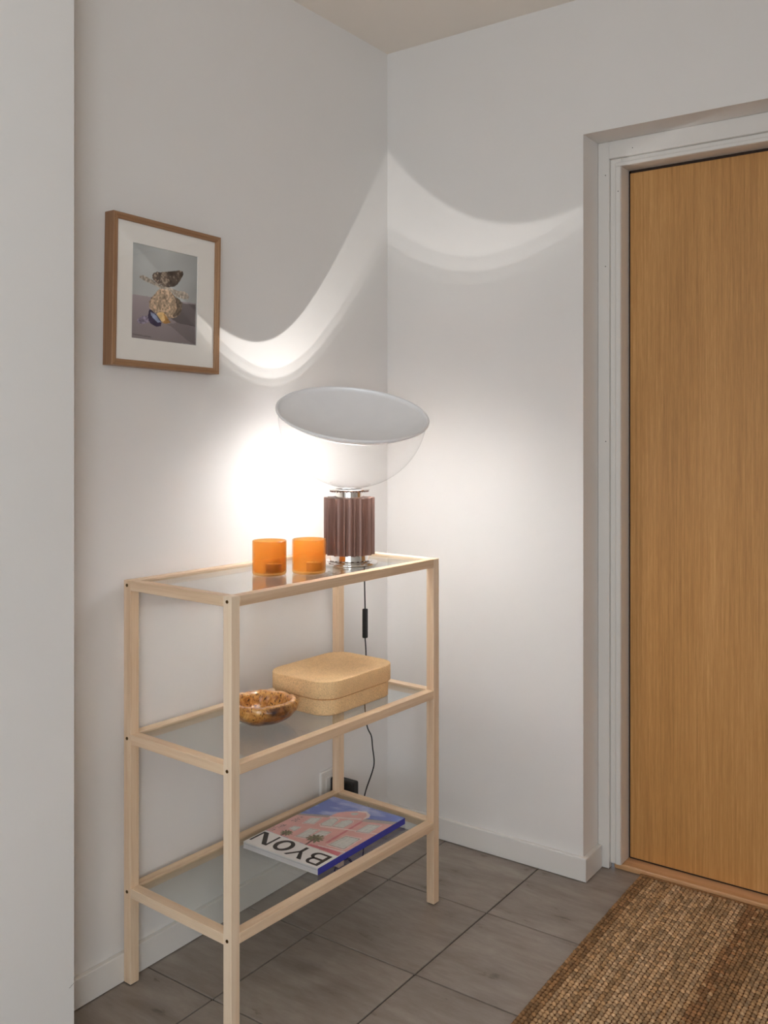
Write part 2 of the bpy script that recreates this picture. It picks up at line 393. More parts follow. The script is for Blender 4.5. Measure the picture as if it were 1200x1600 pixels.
# ------------------------------------------------------------------ shelf unit
SX, SY, ROT = 0.0143, -1.056, 0.048
W, D, T = 0.7379, 0.3552, 0.0239
Z1, Z2, Z3, RH = 0.9124, 0.5666, 0.2204, 0.022
GD = 0.005
sh = empty('shelf_unit', (SX, SY, 0), -ROT, label='pale birch shelf unit with three glass shelves standing in the corner', category='shelf')
for (x, y) in ((0, 0), (D - T, 0), (0, W - T), (D - T, W - T)):
    box('post', (x, y, 0.0025), (x + T, y + T, Z1), M_birch, sh, 0.0009)
    box('foot_pad', (x + 0.003, y + 0.003, 0.0), (x + T - 0.003, y + T - 0.003, 0.0025), M_black, sh)
for z in (Z1, Z2, Z3):
    for x in (0, D - T): box('long_rail', (x, T, z - RH), (x + T, W - T, z - 0.0002), M_birch_y, sh, 0.0009)
    for y in (0, W - T): box('end_rail', (T, y, z - RH), (D - T, y + T, z - 0.0002), M_birch_x, sh, 0.0009)
    g = box('glass_shelf', (T + 0.0002, T + 0.0002, z - GD - 0.004), (D - T - 0.0002, W - T - 0.0002, z - GD), M_pane, sh, 0)
    g['label'] = 'clear glass pane let into the frame'
    for x in (T * 0.5, D - T * 0.5):
        for (yy, rx) in ((-0.0004, 90), (W + 0.0004, -90)):
            o = from_bm('bolt', lathe_bm([(0.0, 0.0002), (0.0016, 0.0002), (0.0018, 0.0009), (0.0034, 0.0009), (0.0037, 0.0), (0.0037, -0.002), (0, -0.002)], 14), M_bolt, sh)
            o.rotation_euler = (R(rx), 0, 0); o.location = (x, yy, z - 0.011)

# ------------------------------------------------------------------ picture on the left wall
pf = empty('picture_frame', (0.0008, -0.936, 1.566), 0, label='brown wooden frame with white mat around a stone and shell photo', category='picture')
pf.rotation_euler = (R(-1.1), 0, 0)
HW, HH, FD = 0.1645, 0.1715, 0.032
def frame_bar(ang, half_l, half_o, mat_):
    """mitred bar with a rounded face; built along its own z"""
    prof = [(0.0, 0.0), (FD - 0.002, 0.0), (FD, 0.0015), (FD, 0.007), (FD - 0.0015, 0.009), (FD - 0.0022, 0.012), (FD - 0.004, 0.0145), (0.0, 0.0145)]
    bm = bmesh.new(); A = []; B = []
    for (x, y) in prof:
        A.append(bm.verts.new((x, -half_o + y, -half_l + y))); B.append(bm.verts.new((x, -half_o + y, half_l - y)))
    n = len(prof); bm.faces.new(A); bm.faces.new(B)
    for i in range(n): bm.faces.new((A[i], A[(i + 1) % n], B[(i + 1) % n], B[i]))
    for v in bm.verts: v.co = Matrix.Rotation(ang, 3, 'X') @ v.co
    bmesh.ops.recalc_face_normals(bm, faces=bm.faces)
    return from_bm('frame_bar', bm, mat_, pf)
frame_bar(0, HH, HW, M_frame_z); frame_bar(R(180), HH, HW, M_frame_z)
frame_bar(R(90), HW, HH, M_frame_y); frame_bar(R(-90), HW, HH, M_frame_y)
box('backing_board', (0.004, -0.151, -0.158), (0.0215, 0.151, 0.158), plain('backing_card', (150, 120, 90), 0.8), pf)
AC, AW, AH = (-0.005, 0.003), 0.199, 0.2175
def mat_board():
    bm = bmesh.new(); ox, oz = 0.151, 0.158; t = 0.0022
    o = [(-ox, -oz), (ox, -oz), (ox, oz), (-ox, oz)]
    i = [(AC[0] + sx * AW / 2, AC[1] + sz * AH / 2) for sx, sz in ((-1, -1), (1, -1), (1, 1), (-1, 1))]
    Of = [bm.verts.new((0.0218 + t, *p)) for p in o]; If = [bm.verts.new((0.0218 + t, *p)) for p in i]
    Ib = [bm.verts.new((0.0218, p[0] * 0.995, p[1])) for p in i]
    for k in range(4):
        l = (k + 1) % 4; bm.faces.new((Of[k], Of[l], If[l], If[k])); bm.faces.new((If[k], If[l], Ib[l], Ib[k]))
    return from_bm('mat_board', bm, plain('mat_card', (246, 241, 234), 0.85, 0, 0.01), pf)
mat_board()
box('glazing', (0.0262, -0.151, -0.158), (0.0275, 0.151, 0.158), thin_glass('picture_glass', (0.995, 0.995, 0.995), 1.25), pf)
ART = {'corners': [[-102, 111], [95, 113], [92, -104], [-105, -107]], 'floor': [[-104, -7], [91, -3], [92, -104], [-105, -107]], 'shade': [[8, -47], [46, -5], [52, -8], [91, -6], [90, -60], [31, -56]], 'cast': [[-1, -65], [31, -56], [90, -57], [90, -104], [66, -96], [13, -67]], 'stone': [[-25, 16], [-11, 19], [7, 18], [18, 11], [27, 3], [39, 0], [47, -8], [46, -24], [38, -37], [28, -44], [8, -49], [-10, -48], [-25, -44], [-40, -39], [-52, -33], [-54, -18], [-47, -7], [-37, 3]], 'stonedark': [[18, 9], [39, 0], [47, -8], [46, -24], [35, -40], [17, -44], [30, -24], [27, -4]], 'stick': [[-82, 39], [-72, 41], [-46, 35], [-27, 28], [-11, 25], [7, 24], [29, 21], [52, 21], [64, 17], [69, 11], [66, 4], [50, 3], [29, 5], [20, 11], [7, 18], [-20, 17], [-33, 22], [-50, 25], [-71, 30], [-82, 33]], 'top': [[-46, 45], [-42, 51], [-31, 56], [-21, 56], [-3, 61], [17, 65], [37, 70], [48, 69], [50, 62], [42, 49], [33, 37], [24, 29], [4, 24], [-7, 24], [-20, 27], [-31, 29], [-44, 37]], 'shellL': [[-88, -63], [-72, -52], [-55, -51], [-55, -66], [-72, -71], [-86, -70]], 'mussel': [[-53, -36], [-47, -35], [-36, -42], [-23, -52], [-16, -62], [-18, -70], [-31, -73], [-44, -70], [-54, -63], [-57, -50]], 'musselin': [[-50, -40], [-36, -44], [-25, -54], [-18, -62], [-27, -63], [-38, -56], [-47, -49]], 'yellow': [[-32, -42], [-21, -37], [-10, -37], [-1, -46], [-5, -59], [-16, -60], [-23, -52]], 'yellow2': [[-10, -39], [-1, -45], [13, -59], [-1, -63], [-16, -62], [-5, -55]]}
def paint_art(X, Y):
    X = X + AC[0] * 1000; Y = Y + AC[1] * 1000
    X = X + (vnoise(X + 400, Y + 400, 5, 3) - .5) * 2.2; Y = Y + (vnoise(X + 400, Y + 900, 5, 5) - .5) * 2.2
    n1 = vnoise(X + 500, Y + 500, 4.2, 11, 3)[..., None]; n2 = vnoise(X + 500, Y + 500, 14, 21, 3)[..., None]; n3 = vnoise(X + 500, Y + 500, 70, 41, 2)[..., None]
    c = np.zeros(X.shape + (3,))
    dx = ((X + 10) / 110)[..., None]; dy = ((Y - 40) / 110)[..., None]
    c[:] = np.array([166, 168, 166]) * (1.0 - 0.20 * np.clip(dx, 0, 1) ** 1.5 - 0.10 * np.clip(-dx, 0, 1)) * (0.93 + 0.14 * n3)
    def put(key, col, var=0.0, n=None):
        k = inpoly(X, Y, ART[key]); v = np.array(col, float) * (1 + var * ((n if n is not None else n1) - .5) * 2)
        c[k] = v[k] if v.shape == c.shape else np.broadcast_to(v, c.shape)[k]
    fy = np.clip((-Y + 0) / 110, 0, 1)[..., None]
    k = inpoly(X, Y, ART['floor']); c[k] = (np.array([142, 130, 132]) * (1.02 - 0.22 * fy) * (1 - 0.16 * np.clip(dx, 0, 1)))[k]
    k = inpoly(X, Y, ART['cast']); c[k] *= 0.84
    k = inpoly(X, Y, ART['shade']); c[k] *= 0.62
    put('stone', (158, 134, 110), 0.55, n1); k = inpoly(X, Y, ART['stonedark']); c[k] *= 0.55
    put('stick', (150, 138, 124), 0.45, n1)
    put('top', (78, 66, 58), 0.6, n2); 
    k = inpoly(X, Y, ART['top']) & (n2[..., 0] * 0.5 + n1[..., 0] * 0.5 > 0.56); c[k] = (138, 122, 106)
    put('shellL', (120, 110, 128), 0.5, n1); put('yellow', (206, 170, 112), 0.2, n2); put('yellow2', (150, 106, 56), 0.5, n2)
    c *= 1.16
    put('mussel', (48, 40, 66), 0.3, n2); put('musselin', (140, 150, 180), 0.25, n2)
    return 255 * (np.clip(c, 0, 255) / 255) ** 0.88
art = colour_grid('photo_print', AW, AH, 150, 165, paint_art, vcol('photo_print_ink', 0.6), pf, vertical=True)
art.location = (0.0219, AC[0], AC[1]); art['label'] = 'still-life photo of balanced stones, driftwood and mussel shells'
# the small handwritten signature (illegible) at the lower left of the print
sg = []
for wx, wn in ((-100, 6), (-66, 4)):
    for k in range(wn * 4 + 1):
        sg.append((0.0222, (wx + k * 1.15 + (1.0 if k % 3 == 1 else 0)) / 1000, (-98 - (wx + k * 1.15 + 100) * 0.035 + (2.4 if k % 4 == 1 else 0.8 if k % 2 else 0)) / 1000))
from_bm('signature', tube_bm(sg, 0.00028, 4, 2), plain('pencil', (60, 54, 54), 0.8), pf)

# ------------------------------------------------------------------ table lamp
ZG = Z1 - GD
lamp = empty('table_lamp', (0.247, -0.521, ZG), 0, label='table lamp with brown fluted base, glass bowl and tilted white reflector dish', category='lamp')
def lathed(name, prof, mat_, seg=64, deg=35, parent=lamp):
    return autosmooth(from_bm(name, lathe_bm(prof, seg), mat_, parent), deg)
lathed('foot', [(0, 0.0), (0.0735, 0.0), (0.0742, 0.001), (0.0742, 0.0035), (0.073, 0.0055), (0.066, 0.0065), (0.0, 0.0065)], M_chrome)
lathed('lower_collar', [(0, 0.0066), (0.058, 0.0066), (0.0585, 0.0085), (0.051, 0.0105), (0.0490, 0.026), (0, 0.026)], M_chrome)
def fluted():
    pts = []; NF = 16; Rr = 0.0666
    va = math.atan2(-2.4364 + 0.521, 1.7202 - 0.247)  # the ridges straddle the lamp's front
    for k in range(NF):
        c0 = va + 2 * math.pi * (k - 0.5) / NF; rw = R(1.7)
        a0, a1 = c0 + rw, c0 + 2 * math.pi / NF - rw
        pts.append((Rr * math.cos(c0 - rw), Rr * math.sin(c0 - rw))) ; pts.append((Rr * math.cos(a0), Rr * math.sin(a0)))
        for q in range(1, 10):
            t = q / 10; a = a0 + (a1 - a0) * t; r_ = Rr - 0.0015 - 0.0072 * math.sqrt(max(0, 1 - (2 * t - 1) ** 2))
            pts.append((r_ * math.cos(a), r_ * math.sin(a)))
    bm = bmesh.new(); z0, z1 = 0.025, 0.1706; n = len(pts)
    A = [bm.verts.new((x, y, z0)) for x, y in pts]; B = [bm.verts.new((x, y, z1)) for x, y in pts]
    ri = 0.0345
    I1 = [bm.verts.new((ri * x / math.hypot(x, y), ri * y / math.hypot(x, y), z1 - 0.002)) for x, y in pts]
    I0 = [bm.verts.new((ri * x / math.hypot(x, y), ri * y / math.hypot(x, y), 0.140)) for x, y in pts]
    bm.faces.new(A); bm.faces.new(I0)
    for i in range(n):
        j = (i + 1) % n
        bm.faces.new((A[i], A[j], B[j], B[i])); bm.faces.new((B[i], B[j], I1[j], I1[i])); bm.faces.new((I1[i], I1[j], I0[j], I0[i]))
    bmesh.ops.recalc_face_normals(bm, faces=bm.faces)
    o = from_bm('fluted_body', bm, M_brown, lamp); return autosmooth(o, 28)
fluted()['label'] = 'brown metal body with vertical flutes'
lathed('neck', [(0.0345, 0.140), (0.0345, 0.1885), (0.0332, 0.1885), (0.0332, 0.142)][::-1] + [], M_chrome)
lathed('upper_collar', [(0.0345, 0.1862), (0.046, 0.1868), (0.0525, 0.1898), (0.0532, 0.1912), (0.0525, 0.1922), (0.0362, 0.1930), (0.0345, 0.1915), (0.0345, 0.1862)], M_chrome)
for k in range(36):   # small vent teeth under the collar
    a = 2 * math.pi * k / 36
    o = box('vent_tooth', (0.0475, -0.0014, 0.1855), (0.0505, 0.0014, 0.1888), M_brown, lamp)
    c_, s_ = math.cos(a), math.sin(a); o.location = (0.049 * c_, 0.049 * s_, 0.1873); o.rotation_euler = (0, 0, a)
BC = Vector((0.2712 - 0.247, -0.5383 + 0.521, 1.2938 - ZG)); BN = Vector((0.295, -0.2284, 0.9278)).normalized()
BM = Vector((0.085, -0.0695, 0.9926)).normalized()   # the beam leaves almost upright
q = BN.to_track_quat('Z', 'Y')
RB = 0.1905
prof = [(0, -RB)] + [(RB * math.sin(R(a)), -RB * math.cos(R(a))) for a in range(3, 91, 3)]
gb = lathed('glass_bowl', prof, M_bowl_glass, 96, 60); gb.location = BC; gb.rotation_mode = 'QUATERNION'; gb.rotation_quaternion = q
gb['label'] = 'clear blown glass bowl'
RR, DD = 0.1968, 0.056
rs = (RR * RR + DD * DD) / (2 * DD); am = math.asin(RR / rs)
inner = [(rs * math.sin(am * k / 24), rs - DD - rs * math.cos(am * k / 24) + 0.0035) for k in range(25)]
outer = [(rs * math.sin(am * k / 24), rs - DD - rs * math.cos(am * k / 24)) for k in range(25)]
inner[0] = (0, inner[0][1]); outer[0] = (0, outer[0][1])
prof = outer[:-1] + [(RR, 0.0), (RR + 0.0004, 0.004), (RR - 0.002, 0.0062), (RR - 0.006, 0.0045)] + inner[:-1][::-1]
rf = lathed('reflector', prof, M_dish, 96, 50); rf.location = BC; rf.rotation_mode = 'QUATERNION'; rf.rotation_quaternion = q
rf['label'] = 'shallow matt white dish lying tilted on the glass bowl'
# the lamp's own light: a small lens module sunk in the neck, beaming up at the reflector
lathed('light_module', [(0, 0.150), (0.0215, 0.150), (0.0215, 0.156), (0.012, 0.156), (0.0, 0.1562)], M_white_metal)
def beam(dx, dy, z, half, power, blend=0.02, rad=0.002, axis=None):
    l = bpy.data.lights.new('lamp_beam', 'SPOT'); l.energy = power; l.spot_size = R(2 * half); l.spot_blend = blend
    l.shadow_soft_size = rad; l.color = (1.0, 0.97, 0.94)
    o = bpy.data.objects.new('lamp_beam', l); C.objects.link(o)
    o.location = (lamp.location.x + dx, lamp.location.y + dy, ZG + z)
    o.rotation_euler = (axis or BM).to_track_quat('-Z', 'Y').to_euler()
beam(0.0, 0.0, 0.1606, 27.0, 104, 1.0, 0.004, Vector((0.26, 0.02, 0.965)).normalized())            # the bulk of the light goes to the middle of the dish
beam(0.0, 0.0, 0.1606, 42.3, 5.2, 0.02)
beam(0.003, 0.002, 0.1606, 40.3, 4.6, 0.01)
beam(-0.003, 0.002, 0.1606, 43.8, 2.0, 0.01)
beam(0.0, 0.0, 0.1606, 56.0, 4.6, 0.85)
# cord with its in-line switch, hanging behind the shelf end to the plug
def cord(pts): return adopt(autosmooth(from_bm('cord', tube_bm(pts, 0.0019, 8, 6), M_black), 60), lamp)
cord([(0.215, -0.478, ZG + 0.004), (0.175, -0.41, ZG + 0.002), (0.145, -0.357, ZG + 0.004), (0.135, -0.335, Z1 + 0.002), (0.129, -0.312, Z1 + 0.002), (0.127, -0.300, 0.902), (0.127, -0.295, 0.864), (0.1285, -0.295, 0.80), (0.130, -0.295, 0.742)])
cord([(0.130, -0.295, 0.658), (0.133, -0.295, 0.616), (0.133, -0.295, 0.54), (0.129, -0.295, 0.469), (0.137, -0.295, 0.408), (0.152, -0.295, 0.382), (0.1565, -0.295, 0.35), (0.162, -0.295, 0.311), (0.155, -0.295, 0.28), (0.129, -0.295, 0.211), (0.122, -0.295, 0.15), (0.126, -0.297, 0.06), (0.120, -0.305, 0.010), (0.100, -0.335, 0.003), (0.078, -0.365, 0.003), (0.060, -0.340, 0.003), (0.052, -0.305, 0.003), (0.060, -0.280, 0.003), (0.080, -0.292, 0.003), (0.070, -0.300, 0.02), (0.060, -0.296, 0.09), (0.060, -0.296, 0.168)])
sw = adopt(box('switch', (0.130 - 0.0065, -0.295 - 0.0065, 0.658), (0.130 + 0.0065, -0.295 + 0.0065, 0.742), M_black, None, 0.003, 3), lamp)
sw['label'] = 'black in-line cord switch'
ad = adopt(box('plug', (0.0135, -0.311, 0.166), (0.098, -0.281, 0.240), M_black, None, 0.006, 2), lamp)
ad['label'] = 'black power adapter plugged into the wall'
# wall socket behind the corner post
so = empty('wall_socket', (0.0, -0.300, 0.215), 0, label='white wall socket behind the rear shelf post', category='socket')
box('cover_plate', (0.0, -0.046, -0.046), (0.010, 0.066, 0.046), M_trim, so, 0.004, 2)
box('socket_insert', (0.010, -0.026, -0.026), (0.0125, 0.046, 0.026), M_trim, so, 0.001)

# ------------------------------------------------------------------ two orange glass tealight holders
def frosted_amber():
    m = bpy.data.materials.new('frosted_amber_glass'); m.use_nodes = True; nt = m.node_tree
    for n in list(nt.nodes): nt.nodes.remove(n)
    out = N(nt, 'ShaderNodeOutputMaterial')
    mp = mapping(nt, (1, 1, 1)); nn = noise_n(nt, mp, 28, 2)
    def colr(lo, hi):
        return ramp(nt, nn.outputs[0], [(0.35, lo), (0.65, hi)]).outputs[0]
    tr = N(nt, 'ShaderNodeBsdfTransparent'); tr.inputs[0].default_value = (0.98, 0.77, 0.45, 1)
    rf_ = N(nt, 'ShaderNodeBsdfRefraction'); rf_.inputs['Roughness'].default_value = 0.35; rf_.inputs['IOR'].default_value = 1.08
    rf_.inputs[0].default_value = (1.0, 0.86, 0.60, 1)
    tl = N(nt, 'ShaderNodeBsdfTranslucent'); nt.links.new(colr((0.97, 0.42, 0.09), (1.0, 0.55, 0.16)), tl.inputs[0])
    df = N(nt, 'ShaderNodeBsdfDiffuse'); df.inputs[0].default_value = (0.94, 0.38, 0.08, 1)
    gl = N(nt, 'ShaderNodeBsdfGlossy'); gl.inputs['Roughness'].default_value = 0.12
    def mix(f, a, b):
        x = N(nt, 'ShaderNodeMixShader')
        if isinstance(f, float): x.inputs[0].default_value = f
        else: nt.links.new(f, x.inputs[0])
        nt.links.new(a, x.inputs[1]); nt.links.new(b, x.inputs[2]); return x.outputs[0]
    fr = N(nt, 'ShaderNodeFresnel')
    geo = N(nt, 'ShaderNodeNewGeometry'); mi = N(nt, 'ShaderNodeMapRange')
    mi.inputs['To Min'].default_value = 1.35; mi.inputs['To Max'].default_value = 1.0 / 1.35
    nt.links.new(geo.outputs['Backfacing'], mi.inputs['Value']); nt.links.new(mi.outputs[0], fr.inputs[0])
    base = mix(0.30, tr.outputs[0], mix(0.25, tl.outputs[0], df.outputs[0]))
    nt.links.new(mix(fr.outputs[0], base, gl.outputs[0]), out.inputs[0]); return m
M_amber = frosted_amber()
M_wax = plain('tealight_wax', (216, 208, 196), 0.5); M_alu = plain('tealight_cup', (150, 118, 96), 0.35, 0.7)
cup_me = wax_me = tin_me = wick_me = None
RC, HC = 0.0408, 0.0815
for (cx, cy, side, dz, off, tz) in ((0.2055, -0.780, 'left', 0, (0.007, 0.008), R(4)), (0.264, -0.703, 'right', 0, (0.008, 0.009), 0)):
    if cup_me is None:
        pr = [(0, 0.0), (RC - 0.005, 0.0), (RC - 0.0015, 0.0015), (RC, 0.006), (RC, HC - 0.001), (RC - 0.0012, HC), (RC - 0.0024, HC - 0.001),
              (RC - 0.0026, 0.010), (RC - 0.006, 0.0065), (0, 0.006)]
        c = autosmooth(from_bm('candle_holder', lathe_bm(pr, 64), M_amber), 50); cup_me = c.data
    else:
        c = bpy.data.objects.new('candle_holder', cup_me); C.objects.link(c)
    c.location = (cx, cy, ZG); c['category'] = 'candle holder'; c['group'] = 'orange glass candle holders on the shelf top'
    c['label'] = ('orange frosted glass candle holder standing left, farther from the lamp' if side == 'left'
                  else 'orange frosted glass candle holder standing right, next to the lamp base')
    e = empty('tealight', (cx + off[0], cy + off[1], ZG + 0.0062), 0, category='candle', group='tealights in the orange holders',
              label='tealight candle inside the %s orange glass holder' % ('left' if side == 'left' else 'right'))
    if tin_me is None:
        t_ = autosmooth(from_bm('tin_cup', lathe_bm([(0, 0), (0.0185, 0), (0.019, 0.001), (0.0195, 0.0195), (0.0190, 0.0195), (0.0182, 0.0175), (0, 0.0175)], 40), M_alu, e), 40); tin_me = t_.data
        w_ = from_bm('wax', lathe_bm([(0, 0.0178), (0.0182, 0.0178), (0.018, 0.0185), (0, 0.0182)], 32), M_wax, e); wax_me = w_.data
        k_ = from_bm('wick', tube_bm([(0, 0, 0.018), (0.0005, 0, 0.022), (0.002, 0, 0.026)], 0.0007, 6, 3), M_black, e); wick_me = k_.data
    else:
        for nme, me in (('tin_cup', tin_me), ('wax', wax_me), ('wick', wick_me)):
            o = bpy.data.objects.new(nme, me); C.objects.link(o); o.parent = e

# ------------------------------------------------------------------ cork box on the middle shelf
def cork(name, c0):
    m, nt, b = new_mat(name); mp = mapping(nt, (1, 1, 1))
    n1 = noise_n(nt, mp, 420, 4, 0.7); n2 = noise_n(nt, mp, 26, 3); 
    a = N(nt, 'ShaderNodeMath', operation='MULTIPLY_ADD'); a.inputs[1].default_value = 0.85; nt.links.new(n1.outputs[0], a.inputs[0])
    h = N(nt, 'ShaderNodeMath', operation='MULTIPLY'); h.inputs[1].default_value = 0.15; nt.links.new(n2.outputs[0], h.inputs[0]); nt.links.new(h.outputs[0], a.inputs[2])
    r = ramp(nt, a.outputs[0], [(0.36, s2l(tuple(v * 0.86 for v in c0))), (0.5, s2l(c0)), (0.64, s2l(tuple(min(255, v * 1.08) for v in c0)))])
    nt.links.new(r.outputs[0], b.inputs['Base Color']); b.inputs['Roughness'].default_value = 0.75
    bump(nt, b, n1.outputs[0], 0.35, 0.0006); return m
M_cork = cork('cork_sheet', (244, 202, 150))
ZM = Z2 - GD
cb = empty('storage_box', (0.220, -0.557, ZM), -0.044, label='rounded cork box with an overhanging lid on the middle shelf', category='box')
def rr_solid(name, layers, mat_):
    bm = bmesh.new(); rings = []
    for (w_, d_, r_, z) in layers: rings.append([bm.verts.new((x, y, z)) for x, y in rounded_rect(w_, d_, r_, 12)])
    n = len(rings[0])
    for a, b in zip(rings, rings[1:]):
        for i in range(n): bm.faces.new((a[i], a[(i + 1) % n], b[(i + 1) % n], b[i]))
    bm.faces.new(rings[0]); bm.faces.new(rings[-1]); bmesh.ops.recalc_face_normals(bm, faces=bm.faces)
    return autosmooth(from_bm(name, bm, mat_, cb), 40)
bw, bd, br = 0.2015, 0.270, 0.048
rr_solid('box_body', [(bw - .004, bd - .004, br - .002, 0), (bw, bd, br, 0.002), (bw, bd, br, 0.0375), (bw - .009, bd - .009, br - .004, 0.0385), (bw - .009, bd - .009, br - .004, 0.0425)], M_cork)
lw, ld, lr = 0.2145, 0.283, 0.055
rr_solid('lid', [(lw - .002, ld - .002, lr - .001, 0.0415), (lw, ld, lr, 0.0428), (lw, ld, lr, 0.0812), (lw - .0016, ld - .0016, lr - .0008, 0.0828), (lw - .004, ld - .004, lr - .002, 0.0834),
                 (lw - .03, ld - .03, lr - .012, 0.0826), (lw - .09, ld - .09, lr * .5, 0.0818)], M_cork)

# ------------------------------------------------------------------ burl wood bowl
def burl():
    bm = bmesh.new(); seg = 160
    prof = [(0, 0.0005), (0.028, 0.0), (0.045, 0.004), (0.060, 0.011), (0.0745, 0.0215), (0.0825, 0.033), (0.0845, 0.043), (0.0825, 0.051), (0.0790, 0.0545),
            (0.0735, 0.0552), (0.0690, 0.0545), (0.0640, 0.0500), (0.0600, 0.0400), (0.0530, 0.0270), (0.040, 0.0185), (0.020, 0.0160), (0, 0.0155)]
    # resample the profile finely
    P = []
    for i in range(len(prof) - 1):
        for k in range(4):
            t = k / 4; P.append((prof[i][0] * (1 - t) + prof[i + 1][0] * t, prof[i][1] * (1 - t) + prof[i + 1][1] * t, (i + t) / (len(prof) - 1)))
    P.append((*prof[-1], 1.0)); rings = []; uvw = []
    for (r_, z, s) in P:
        ring = []
        for i in range(seg if r_ > 1e-6 else 1):
            a = 2 * math.pi * i / seg; d = Vector((math.cos(a), math.sin(a), 0))
            lump = mnoise.noise(Vector((d.x * 1.4, d.y * 1.4, 3.1))) * 0.0075
            fine = mnoise.noise(Vector((d.x * 5, d.y * 5, z * 60))) * 0.0028 + mnoise.noise(Vector((d.x * 16, d.y * 16, z * 190))) * 0.0010
            wgt = min(1, r_ / 0.05); rim = math.exp(-((s - 0.54) / 0.12) ** 2)
            rr_ = r_ + (lump + fine) * wgt
            zz = z + rim * (mnoise.noise(Vector((d.x * 2.2, d.y * 2.2, 8.0))) * 0.007 + mnoise.noise(Vector((d.x * 7, d.y * 7, 1.0))) * 0.0028)
            # knot on the outside
            ka = math.atan2(math.sin(a + 0.52), math.cos(a + 0.52)); kn = math.exp(-(ka / 0.14) ** 2 - ((s - 0.37) / 0.05) ** 2)
            rr_ += 0.0035 * kn
            notch = math.exp(-(math.atan2(math.sin(a - 0.62), math.cos(a - 0.62)) / 0.08) ** 2) * rim
            zz += 0.003 * notch
            if z < 0.012: zz = max(zz, 0.0)
            ring.append(bm.verts.new((rr_ * d.x, rr_ * d.y * 0.97, max(zz, 0.0))))
        rings.append(ring); uvw.append(s)
    for a, b in zip(rings, rings[1:]):
        for i in range(seg):
            j = (i + 1) % seg
            if len(a) == 1: bm.faces.new((a[0], b[i], b[j]))
            elif len(b) == 1: bm.faces.new((a[i], b[0], a[j]))
            else: bm.faces.new((a[i], b[i], b[j], a[j]))
    bmesh.ops.recalc_face_normals(bm, faces=bm.faces)
    me = bpy.data.meshes.new('burl_bowl'); bm.to_mesh(me)
    at = me.color_attributes.new('zone', 'FLOAT_COLOR', 'POINT'); cols = []
    for ring, s in zip(rings, uvw):
        for v in ring:
            ou = 1.0 if s < 0.47 else 0.0; rimc = math.exp(-((s - 0.57) / 0.07) ** 2)
            a = math.atan2(v.co.y, v.co.x); ka = math.atan2(math.sin(a + 0.52), math.cos(a + 0.52))
            kn = math.exp(-(ka / 0.13) ** 2 - ((s - 0.38) / 0.05) ** 2)
            bark = ou * min(1, max(0, (0.30 - s) / 0.12) * 0.95 + math.exp(-((ka - 0.25) / 0.5) ** 2) * 0.9)
            cols += [bark, rimc, kn, 1.0]
    at.data.foreach_set('color', cols); bm.free(); return me
def burl_mat():
    m, nt, b = new_mat('burl_wood'); mp = mapping(nt, (1, 1, 1)); mpz = mapping(nt, (1, 1, 0.45))
    n1 = noise_n(nt, mp, 55, 6, 0.7, 1.2); n2 = noise_n(nt, mpz, 210, 2, 0.5); n3 = noise_n(nt, mp, 22, 4, 0.6, 0.6)
    base = ramp(nt, n1.outputs[0], [(0.33, s2l((150, 84, 34))), (0.47, s2l((206, 140, 66))), (0.62, s2l((232, 178, 100)))])
    spk = ramp(nt, n2.outputs[0], [(0.37, (0.10, 0.05, 0.04)), (0.405, (1, 1, 1))])
    mu = N(nt, 'ShaderNodeMixRGB', blend_type='MULTIPLY'); mu.inputs[0].default_value = 0.9
    nt.links.new(base.outputs[0], mu.inputs[1]); nt.links.new(spk.outputs[0], mu.inputs[2])
    vc = N(nt, 'ShaderNodeVertexColor', layer_name='zone'); sp = N(nt, 'ShaderNodeSeparateColor'); nt.links.new(vc.outputs[0], sp.inputs[0])
    def over(prev, fac, col, mul_noise=None):
        x = N(nt, 'ShaderNodeMixRGB'); nt.links.new(fac, x.inputs[0]); nt.links.new(prev, x.inputs[1])
        if isinstance(col, tuple): x.inputs[2].default_value = (*col, 1)
        else: nt.links.new(col, x.inputs[2])
        return x.outputs[0]
    bark = ramp(nt, n3.outputs[0], [(0.35, s2l((44, 24, 16))), (0.52, s2l((96, 54, 30))), (0.68, s2l((160, 98, 48)))])
    rim = ramp(nt, n1.outputs[0], [(0.4, s2l((214, 150, 100))), (0.6, s2l((236, 190, 146)))])
    c = over(mu.outputs[0], sp.outputs[0], bark.outputs[0]); c = over(c, sp.outputs[1], rim.outputs[0]); c = over(c, sp.outputs[2], s2l((44, 36, 46)))
    nt.links.new(c, b.inputs['Base Color']); b.inputs['Roughness'].default_value = 0.3; b.inputs['Coat Weight'].default_value = 0.35
    bump(nt, b, n1.outputs[0], 0.35, 0.0012); return m
bo = link('wooden_bowl', burl(), burl_mat(), None, True)
bo.location = (0.206, -0.804, ZM); bo['label'] = 'small rough burl wood bowl with irregular rim and dark knot'; bo['category'] = 'bowl'

# ------------------------------------------------------------------ magazine on the bottom shelf
ZB = Z3 - GD
mg = empty('magazine', (0.217, -0.578, ZB), R(-0.8), label='thick magazine with pink building cover and blue spine on bottom shelf', category='magazine')
MW, MH, MT = 0.243, 0.353, 0.0158
M_blue = plain('blue_cover_card', (66, 68, 168), 0.4); M_grey = plain('grey_card', (176, 172, 172), 0.5)
box('page_block', (-MW / 2 + 0.0008, -MH / 2 + 0.0006, 0.0008), (MW / 2 - 0.001, MH / 2 - 0.0006, MT - 0.0010), plain('page_edges', (206, 202, 200), 0.7, 0, 0.05, 900), mg)
box('insert', (-MW / 2 + 0.0004, -MH / 2 + 0.0002, MT - 0.0052), (MW / 2 - 0.0012, MH / 2 - 0.001, MT - 0.0040), M_grey, mg)
box('back_cover', (-MW / 2, -MH / 2, 0.0), (MW / 2, MH / 2, 0.0008), M_paper, mg)
